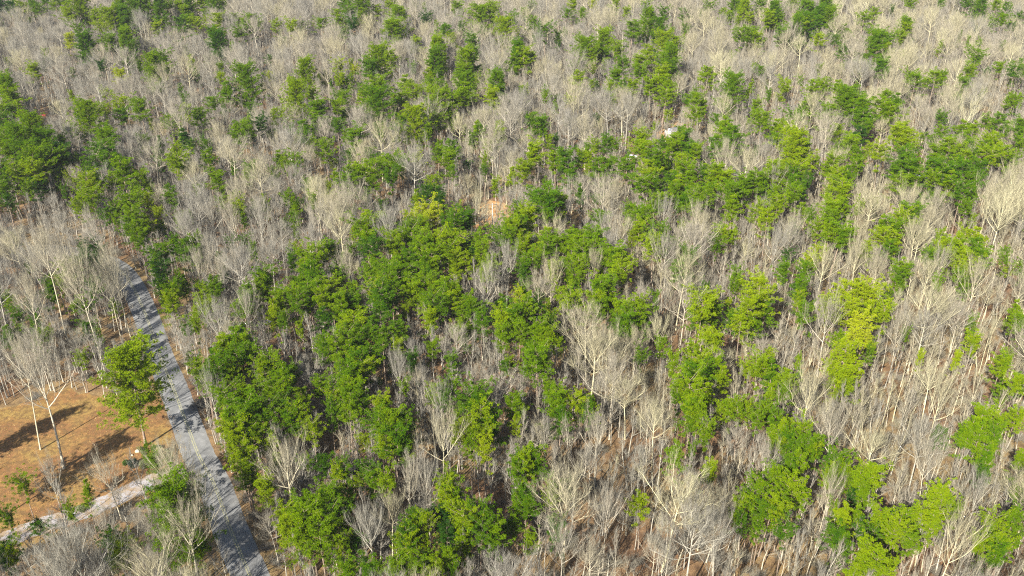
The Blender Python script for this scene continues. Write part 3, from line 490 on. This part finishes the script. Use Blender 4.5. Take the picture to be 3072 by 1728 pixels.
while tries < 190000 and N_want > 0:
    tries += 1
    y = R.uniform(60, 700); half = 40 + depth(0, y)*.62
    if R.random() > half/330: continue
    x = R.uniform(-half, half)
    if near(x, y, 3.5): continue
    if blocked(x, y): continue
    big = R.random() < .5
    Ht = R.uniform(14, 19.5) if big else R.uniform(8, 14); D = Ht*R.uniform(.46, .72)
    q = pixel(x, y, Ht*.72); hd = hides(x, y, Ht, D)
    if hd == 2: continue
    if hd == 1 and R.random() < .85:
        if R.random() < .4: continue
        Ht *= .5; D *= .6; q = pixel(x, y, Ht*.72)
        if hides(x, y, Ht, D) == 1: continue
    tt = min(1, max(0, tone(*q) + R.gauss(0, .27)))
    trees.append(dict(kind='bare', x=x, y=y, h=Ht, D=D, tint=tt, var=R.randrange(NBARE), px=q[0], py=q[1], w=D*FPX/depth(x, y, 13)))
    put(x, y, 1.0 if big else .75); N_want -= 1
inview = lambda t: -40 < t['px'] < 3112 and -30 < t['py'] < 1800
for kind, P in (('pine', PINE), ('bare', BARE)):
    ts = [t for t in trees if t['kind'] == kind]
    ts.sort(key=lambda t: -(t['w']*(1 if inview(t) else 0) + (1e4 if t.get('named') else 0)))
    for i, t in enumerate(ts): t['own'] = i < 298 and inview(t)
# labels
MARKS = [('the paved road', 500, 1100), ('the dead-grass lawn', 250, 1400), ('the orange clearing', 1440, 670), ('the white car', 1894, 473), ('the grey shed', 2014, 403),
         ('the lime-yellow pine', 2580, 1010), ('the big pine block', 100, 450), ('the red tarp', 128, 345), ('the road bend', 380, 830), ('the blue tarp bundle', 805, 965)]
used_labels = set()
ONES = 'zero one two three four five six seven eight nine ten eleven twelve thirteen fourteen fifteen sixteen seventeen eighteen nineteen'.split()
TENS = ' ten twenty thirty forty fifty sixty seventy eighty ninety'.split(' ')
def spell(v, half):
    n = int(v); n = min(99, max(0, n)); w = ONES[n] if n < 20 else TENS[n//10] + ('-' + ONES[n % 10] if n % 10 else '')
    return w + ('-and-a-half' if half and v-n >= .5 else '')
def label_for(t):
    a = 'small' if t['D'] < 5 else ('broad' if t['D'] > 7.5 else 'medium-sized')
    if t['kind'] == 'pine':
        c = ['dark green', 'green', 'olive green', 'yellow-green', 'lime-yellow'][sum(t['tint'] > k for k in (.25, .5, .65, .88))]; nm = f'{a} {c} pine'
    else:
        c = ['grey', 'pinkish-grey', 'beige', 'pale cream'][sum(t['tint'] > k for k in (.25, .5, .78))]; nm = f"{'tall' if t['h'] > 20 else a} {c} leafless tree"
    mk = min(MARKS, key=lambda m: (m[1]-t['px'])**2 + ((m[2]-t['py'])*1.4)**2)
    dx, dy = t['px']-mk[1], t['py']-mk[2]
    rel = ('beyond ' if dy < 0 else 'this side of ') if abs(dy) > abs(dx)*.6 else 'beside '
    for half, add in ((0, mk), (1, mk), (1, MARKS[0]), (1, MARKS[2]), (1, MARKS[5])):
        mk = add; s = f"{nm} {rel}{mk[0]}, {spell(t['px']/30.72, half)} percent across, {spell(t['py']/17.28, half)} down"
        if s not in used_labels: break
    if len(s.split()) > 16: s = s.replace(' percent', '')
    used_labels.add(s); return s
for t in trees:
    t['rz'] = R.uniform(0, 6.283); t['rx'] = R.gauss(0, .04); t['ry'] = R.gauss(0, .04)
    if not t.get('own'): continue
    P = (PINE if t['kind'] == 'pine' else BARE)[t['var']]
    e = empty('pine_tree' if t['kind'] == 'pine' else 'bare_tree', (t['x'], t['y'], -.05), t['rz'])
    sxy = t['D']/P['w']; e.scale = (sxy, sxy, t['h']/P['h']); e.rotation_euler = (t['rx'], t['ry'], t['rz'])
    tag(e, label_for(t), 'pine tree' if t['kind'] == 'pine' else 'bare tree', 'pine trees standing in the wood' if t['kind'] == 'pine' else 'leafless trees standing in the wood')
    for part in ('trunk', 'crown'):
        o = link(part, P[part], e); o['tint'] = float(t['tint'])

# ---------------------------------------------------------------- the rest of the wood: one object for the pines, one for the leafless trees, one for the undergrowth
def scatter(name, pts, protos, extra=()):
    """pts: dicts with x y rz sx sz tint var; protos: list of lists of unlinked objects"""
    me = bpy.data.meshes.new(name); me.vertices.add(len(pts))
    me.vertices.foreach_set('co', np.array([(p['x'], p['y'], -.05) for p in pts], np.float32).ravel())
    for k, ty in (('var', 'INT'), ('tint', 'FLOAT'), ('rx', 'FLOAT'), ('ry', 'FLOAT'), ('rz', 'FLOAT'), ('sx', 'FLOAT'), ('sz', 'FLOAT')):
        a = me.attributes.new(k, ty, 'POINT'); a.data.foreach_set('value', [p[k] for p in pts])
    o = tag(link(name, me), kind='stuff')
    ng = bpy.data.node_groups.new(name, 'GeometryNodeTree')
    ng.interface.new_socket('Geometry', in_out='INPUT', socket_type='NodeSocketGeometry'); ng.interface.new_socket('Geometry', in_out='OUTPUT', socket_type='NodeSocketGeometry')
    gi, go = ng.nodes.new('NodeGroupInput'), ng.nodes.new('NodeGroupOutput'); L = ng.links.new
    m2p = ng.nodes.new('GeometryNodeMeshToPoints'); L(gi.outputs[0], m2p.inputs[0])
    def na(k, ty):
        x = ng.nodes.new('GeometryNodeInputNamedAttribute'); x.data_type = ty; x.inputs[0].default_value = k; return x.outputs[0]
    var = na('var', 'INT'); rz = na('rz', 'FLOAT'); rx = na('rx', 'FLOAT'); ry = na('ry', 'FLOAT'); sx = na('sx', 'FLOAT'); sz = na('sz', 'FLOAT')
    cr = ng.nodes.new('ShaderNodeCombineXYZ'); L(rz, cr.inputs[2]); L(rx, cr.inputs[0]); L(ry, cr.inputs[1]); cs = ng.nodes.new('ShaderNodeCombineXYZ'); L(sx, cs.inputs[0]); L(sx, cs.inputs[1]); L(sz, cs.inputs[2])
    jn = ng.nodes.new('GeometryNodeJoinGeometry')
    for k, objs in enumerate(protos):
        cmp = ng.nodes.new('FunctionNodeCompare'); cmp.data_type = 'INT'; cmp.operation = 'EQUAL'; L(var, cmp.inputs[2]); cmp.inputs[3].default_value = k
        for ob in objs:
            oi = ng.nodes.new('GeometryNodeObjectInfo'); oi.inputs['Object'].default_value = ob; oi.inputs['As Instance'].default_value = True; oi.transform_space = 'ORIGINAL'
            ip = ng.nodes.new('GeometryNodeInstanceOnPoints'); L(m2p.outputs[0], ip.inputs['Points']); L(cmp.outputs[0], ip.inputs['Selection']); L(oi.outputs['Geometry'], ip.inputs['Instance'])
            L(cr.outputs[0], ip.inputs['Rotation']); L(cs.outputs[0], ip.inputs['Scale']); L(ip.outputs[0], jn.inputs[0])
    L(jn.outputs[0], go.inputs[0])
    md = o.modifiers.new('scatter', 'NODES'); md.node_group = ng
    return o
def loose(name, me): return bpy.data.objects.new(name, me)
for kind, P, name, lab in (('pine', PINE, 'pine_woods', 'remaining green pines mixed through the wood behind the nearest ones'), ('bare', BARE, 'leafless_woods', 'grey and beige leafless trees massed through the whole wood')):
    pr = [[loose(name+'_trunk', p['trunk']), loose(name+'_crown', p['crown'])] for p in P]
    pts = [dict(t, sx=t['D']/P[t['var']]['w'], sz=t['h']/P[t['var']]['h']) for t in trees if t['kind'] == kind and not t.get('own')]
    tag(scatter(name, pts, pr), lab, 'forest')
# undergrowth: thin saplings and low brush
UND = []
for i in range(3):
    (tv, tf), (cv, cf, fq), ht, w = bare_mesh(300+i, 11, .35, 8, .24, 'narrow', (4, 3, 2))
    UND.append([loose('sapling', mesh('sapling_stem', tv*np.array([.7, .7, 1]), tf, M['bark'])), loose('sapling', mesh('sapling_twigs', cv, cf, M['twig']))])
for i in range(3):
    v, f = shrub_mesh(320+i, 2.0, 0); UND.append([loose('brush', mesh('brush', v, f, M['twig']))])
pts = []
for _ in range(52000):
    y = R.uniform(70, 560); half = 25 + depth(0, y)*.58
    if R.random() > half/330: continue
    x = R.uniform(-half, half)
    sap = R.random() < .62
    if blocked(x, y, -.6): continue
    if hides(x, y, 7 if sap else 1.2, 1.5) == 2: continue
    pts.append(dict(x=x, y=y, rz=R.uniform(0, 6.28), rx=R.gauss(0, .07), ry=R.gauss(0, .07), var=R.randrange(3) if sap else 3+R.randrange(3), tint=min(1, max(0, tone(*pixel(x, y)) + R.gauss(0, .15)-.2)),
                    sx=R.uniform(.7, 1.2) if sap else R.uniform(.6, 1.5), sz=R.uniform(.45, 1.2) if sap else R.uniform(.3, .8)))
tag(scatter('undergrowth', pts, UND), 'thin grey saplings and low twiggy brush under the wood', 'undergrowth')
print('trees', len(trees), 'own', sum(1 for t in trees if t.get('own')), 'undergrowth', len(pts), 'pines', sum(t['kind'] == 'pine' for t in trees))

# ---------------------------------------------------------------- small things seen through the trees
white = plain('white_paint', (.72, .72, .74), .35, 0, .03); blue = plain('pale_blue_paint', (.32, .46, .58), .35, 0, .05)
glass = plain('dark_glass', (.03, .035, .04), .15, 0, 0); rubber = plain('tyre_rubber', (.03, .03, .03), .9, 0, .1); lampm = plain('lamp_glass', (.7, .7, .66), .2, 0, 0)
metal = plain('grey_sheet_metal', (.45, .46, .48), .45, .3, .08); wood = plain('weathered_wood', (.26, .22, .18), .9, 0, .2); wallm = plain('pale_wall', (.52, .48, .42), .8, 0, .06)
redt = plain('red_tarp_cloth', (.42, .08, .05), .7, 0, .15); bluet = plain('blue_tarp_cloth', (.30, .32, .62), .7, 0, .12); stone = plain('pale_rock', (.48, .44, .33), .9, 0, .2)
def car(px, py, rz, paint, label):
    g = ground(px, py); e = tag(empty('parked_car', (*g, 0), rz), label, 'car', None)
    prof = [(-2.2, .35), (-2.25, .75), (-1.9, .95), (-1.45, 1.0), (1.0, .98), (2.0, .85), (2.25, .6), (2.25, .35)]
    def ext(p, w, w2=None):
        w2 = w2 or w; k = len(p); v = [(x, -w if z < 1.05 else -w2, z) for x, z in p] + [(x, w if z < 1.05 else w2, z) for x, z in p]
        G = Geo(); G.v.append(np.array(v)); G.n = 2*k; i = np.arange(k); j = (i+1) % k
        G.f = [np.stack([i, j, j+k, i+k], 1), i[None, ::-1], i[None]+k]; return G
    ext(prof, .88).build('body', paint, e)
    ext([(-1.75, .98), (-1.35, 1.42), (.35, 1.44), (1.1, .98)], .78, .62).build('windows', glass, e)
    ext([(-1.3, 1.425), (-1.2, 1.49), (.2, 1.5), (.32, 1.43)], .63).build('roof', paint, e)
    for sx in (-1.4, 1.4):
        for sy in (-.84, .84):
            w = link('wheel', None, e); w.location = (sx, sy, .33); w.rotation_euler = (math.pi/2, 0, 0)
            Geo().tube([(0, 0, -.11), (0, 0, .11)], [.33, .33], 16).build('tyre', rubber, w); Geo().tube([(0, 0, -.12), (0, 0, .12)], [.19, .19], 10).build('rim', metal, w)
    for sy in (-.6, .6): Geo().box((2.23, sy, .68), (.06, .3, .14)).build('headlight', lampm, e)
car(1894, 477, .5, white, 'small white parked car half hidden beside yellow ground and green pine crowns')
car(2764, 534, 1.9, blue, 'pale blue parked car showing between dense green pines near a sandy patch')
car(2698, 203, .2, white, 'far white parked car glimpsed among pale leafless trees by a small pine')
# shed
g = ground(2014, 410); e = tag(empty('storage_shed', (*g, 0), .6), 'small shed with grey metal gable roof beside a sandy clearing', 'shed')
Geo().box((0, 0, 1.15), (4, 3, 2.3)).build('wall', wallm, e)
G = Geo(); v = [(x, y, z) for x in (-2.2, 2.2) for (y, z) in ((-1.75, 2.25), (0, 3.2), (1.75, 2.25), (1.75, 2.33), (0, 3.29), (-1.75, 2.33))]
i = np.arange(6); j = (i+1) % 6; G.v.append(np.array(v)); G.n = 12; G.f = [np.stack([i, j, j+6, i+6], 1), i[None, ::-1], i[None]+6]; G.build('roof', metal, e)
d = Geo().box((.4, -1.53, 1), (1, .06, 2)).build('door', wood, e); Geo().box((.75, -1.58, 1), (.08, .05, .12)).build('handle', metal, d)
# utility pole
g = ground(1478, 706); e = tag(empty('utility_pole', (*g, 0), .1), 'pale wooden utility pole with one crossarm at the edge of the orange clearing', 'utility pole')
Geo().tube([(0, 0, 0), (0, 0, 9.5)], [.16, .11], 10).build('pole', plain('pole_wood', (.42, .42, .40), .9, 0, .1), e)
Geo().box((0, .14, 9.0), (2.4, .1, .13)).build('crossarm', wood, e)
for x in (-1.1, -.4, .4, 1.1): Geo().tube([(x, .14, 9.065), (x, .14, 9.26)], [.05, .035], 8).build('insulator', metal, e)
# gas tank and post at the orange clearing
g = ground(1380, 699); e = tag(empty('gas_tank', (*g, 0), .4), 'small white gas tank lying on the orange clearing beside a thin post', 'gas tank')
Geo().tube([(-.95, 0, .62), (-.85, 0, .62), (-.6, 0, .62), (.6, 0, .62), (.85, 0, .62), (.95, 0, .62)], [.12, .3, .4, .4, .3, .12], 14).build('tank', white, e)
for x in (-.45, .45): Geo().box((x, 0, .12), (.12, .5, .24)).build('leg', metal, e)
Geo().tube([(0, 0, 1.0), (0, 0, 1.14)], [.14, .1], 10).build('valve_cover', white, e)
g = ground(1386, 701); tag(Geo().tube([(g[0], g[1], 0), (g[0], g[1], .7), (g[0], g[1], 1.5)], [.07, .07, .06], 8).build('post', white), 'thin white upright post next to the gas tank on orange ground', 'post')
# tarps over heaps
def heap(name, px, py, size, mat, label, cat, seed):
    rg = np.random.default_rng(seed); g = ground(px, py); n, k = 18, 6; V = []
    for a in range(k):
        t = a/(k-1); r = math.cos(t*1.45)**.6
        for b in range(n):
            w = 1+.13*math.sin(3*b*2*math.pi/n+seed)+rg.uniform(-.08, .08)
            V.append((g[0]+size[0]*r*w*math.cos(b*2*math.pi/n), g[1]+size[1]*r*w*math.sin(b*2*math.pi/n), size[2]*math.sin(t*1.5)*(1+rg.uniform(-.08, .08))))
    i = (np.arange(k-1)[:, None]*n+np.arange(n)); j = (np.arange(k-1)[:, None]*n+(np.arange(n)+1) % n)
    F = np.stack([i, j, j+n, i+n], -1).reshape(-1, 4)
    return tag(link(name, mesh(name, np.array(V), [F, ((k-1)*n+np.arange(n))[None]], mat)), label, cat)
heap('tarp', 130, 348, (1.1, .8, .7), redt, 'bright red tarp heap on brown ground beside the big pine block', 'tarp', 1)
heap('tarp', 806, 970, (.8, .6, .8), bluet, 'small lavender-blue tarp bundle at the edge of green pines', 'tarp', 2)
heap('rock', 413, 1355, (.42, .36, .45), stone, 'small pale boulder on the lawn near the lone pine trunk', 'rock', 3)
heap('rock', 396, 1366, (.26, .22, .2), stone, 'lowest pale stone lying on reddish dirt of the lawn', 'rock', 4)
# shrubs on the lawn
def leafy(name, px, py, r, h, tint, label, cat, seed, n=2600, bl=.16):
    rg = np.random.default_rng(seed); g = ground(px, py); e = tag(empty(name, (*g, 0)), label, cat)
    G = Geo()
    for k in range(5):
        a = k*1.3; G.tube([(0, 0, 0), (r*.3*math.cos(a), r*.3*math.sin(a), h*.45), (r*.5*math.cos(a), r*.5*math.sin(a), h*.8)], [.03, .02, .01], 5)
    G.build('stem', M['pine_bark'], e)
    o = nrm(rg.normal(size=(n, 3)) + np.array([0, 0, .3])); lob = 1+.2*np.sin(o[:, :1]*5+seed)+.15*np.cos(o[:, 1:2]*7)
    b = o*np.array([r, r, h*.5])*rg.uniform(.55, 1, (n, 1))*lob; b[:, 2] = np.abs(b[:, 2]+h*.5)
    dd = nrm(o+rg.normal(size=(n, 3))*.6); w = nrm(np.cross(dd, rg.normal(size=(n, 3))))*.035
    V = np.stack([b-w, b+w, b+dd*bl], 1).reshape(-1, 3)
    f = link('foliage', mesh('foliage', V, np.arange(len(V)).reshape(-1, 3), M['leaf']), e); f['tint'] = tint
leafy('shrub', 402, 1398, .95, 1.3, 0.0, 'dark blue-green rounded shrub on the lawn near the gravel driveway', 'shrub', 1)
leafy('shrub', 377, 1392, .55, .7, .45, 'little bright green shrub beside the dark rounded shrub', 'shrub', 2, 1200)
leafy('shrub', 435, 1400, 1.1, 1.2, .62, 'yellow-green spreading shrub between the dark shrub and the small pale tree', 'shrub', 3)
leafy('pampas_plant', 483, 1368, .75, 1.5, 1.0, 'tan clump of ornamental grass near the paved road edge', 'ornamental grass', 4, 2200, .45)
leafy('shrub', 468, 1352, .8, 1.0, .3, 'low dull green shrub just behind the tan grass clump', 'shrub', 5, 1400)
leafy('shrub', 250, 1530, .9, 1.0, .6, 'low yellow-green shrub beside the gravel driveway under leafless trees', 'shrub', 6, 1600)

# dry grass tufts and fallen leaves on the lawn: one object of loose blades
rg = np.random.default_rng(77); pts = []
lx = [p[0] for p in LW]; ly = [p[1] for p in LW]
while len(pts) < 9000:
    x, y = rg.uniform(min(lx), max(lx)), rg.uniform(min(ly), max(ly))
    if inside((x, y), LW): pts.append((x, y, .004))
b0 = np.repeat(np.array(pts), 4, 0); n_ = len(b0); dd = nrm(rg.normal(size=(n_, 3))*np.array([1, 1, .2]) + np.array([0, 0, .55])); w = nrm(np.cross(dd, rg.normal(size=(n_, 3))))*rg.uniform(.02, .06, (n_, 1))
b0 = b0 + rg.normal(size=(n_, 3))*np.array([.12, .12, 0]); V = np.stack([b0-w*[1, 1, 0], b0+w*[1, 1, 0], b0+dd*rg.uniform(.08, .25, (n_, 1))], 1).reshape(-1, 3)
m, n, p = material('dry_grass_blades')
n.links.new(ramp(n, noise(n, .9, 4, .8), [(.35, (.10, .05, .02)), (.5, (.30, .19, .06)), (.65, (.42, .32, .13))]), p.inputs['Base Color'])
tag(link('dry_grass', mesh('dry_grass', V, np.arange(len(V)).reshape(-1, 3), m)), 'dry tan grass tufts and leaves scattered over the lawn', 'grass', kind='stuff')

# thin winter haze over the whole wood
G = Geo().box((0, 1000, 54.5), (9400, 4400, 111.0)); G.v[0][:, 2] += 0
m = bpy.data.materials.new('haze_air'); m.use_nodes = True; n = m.node_tree; n.nodes.remove(n.nodes['Principled BSDF'])
pv = n.nodes.new('ShaderNodeVolumePrincipled'); pv.inputs['Density'].default_value = HAZE; pv.inputs['Color'].default_value = (.9, .92, .97, 1); pv.inputs['Anisotropy'].default_value = .2
n.links.new(pv.outputs[0], n.nodes['Material Output'].inputs['Volume'])
tag(G.build('haze', m), kind='stuff')
S.cycles.volume_bounces = 0
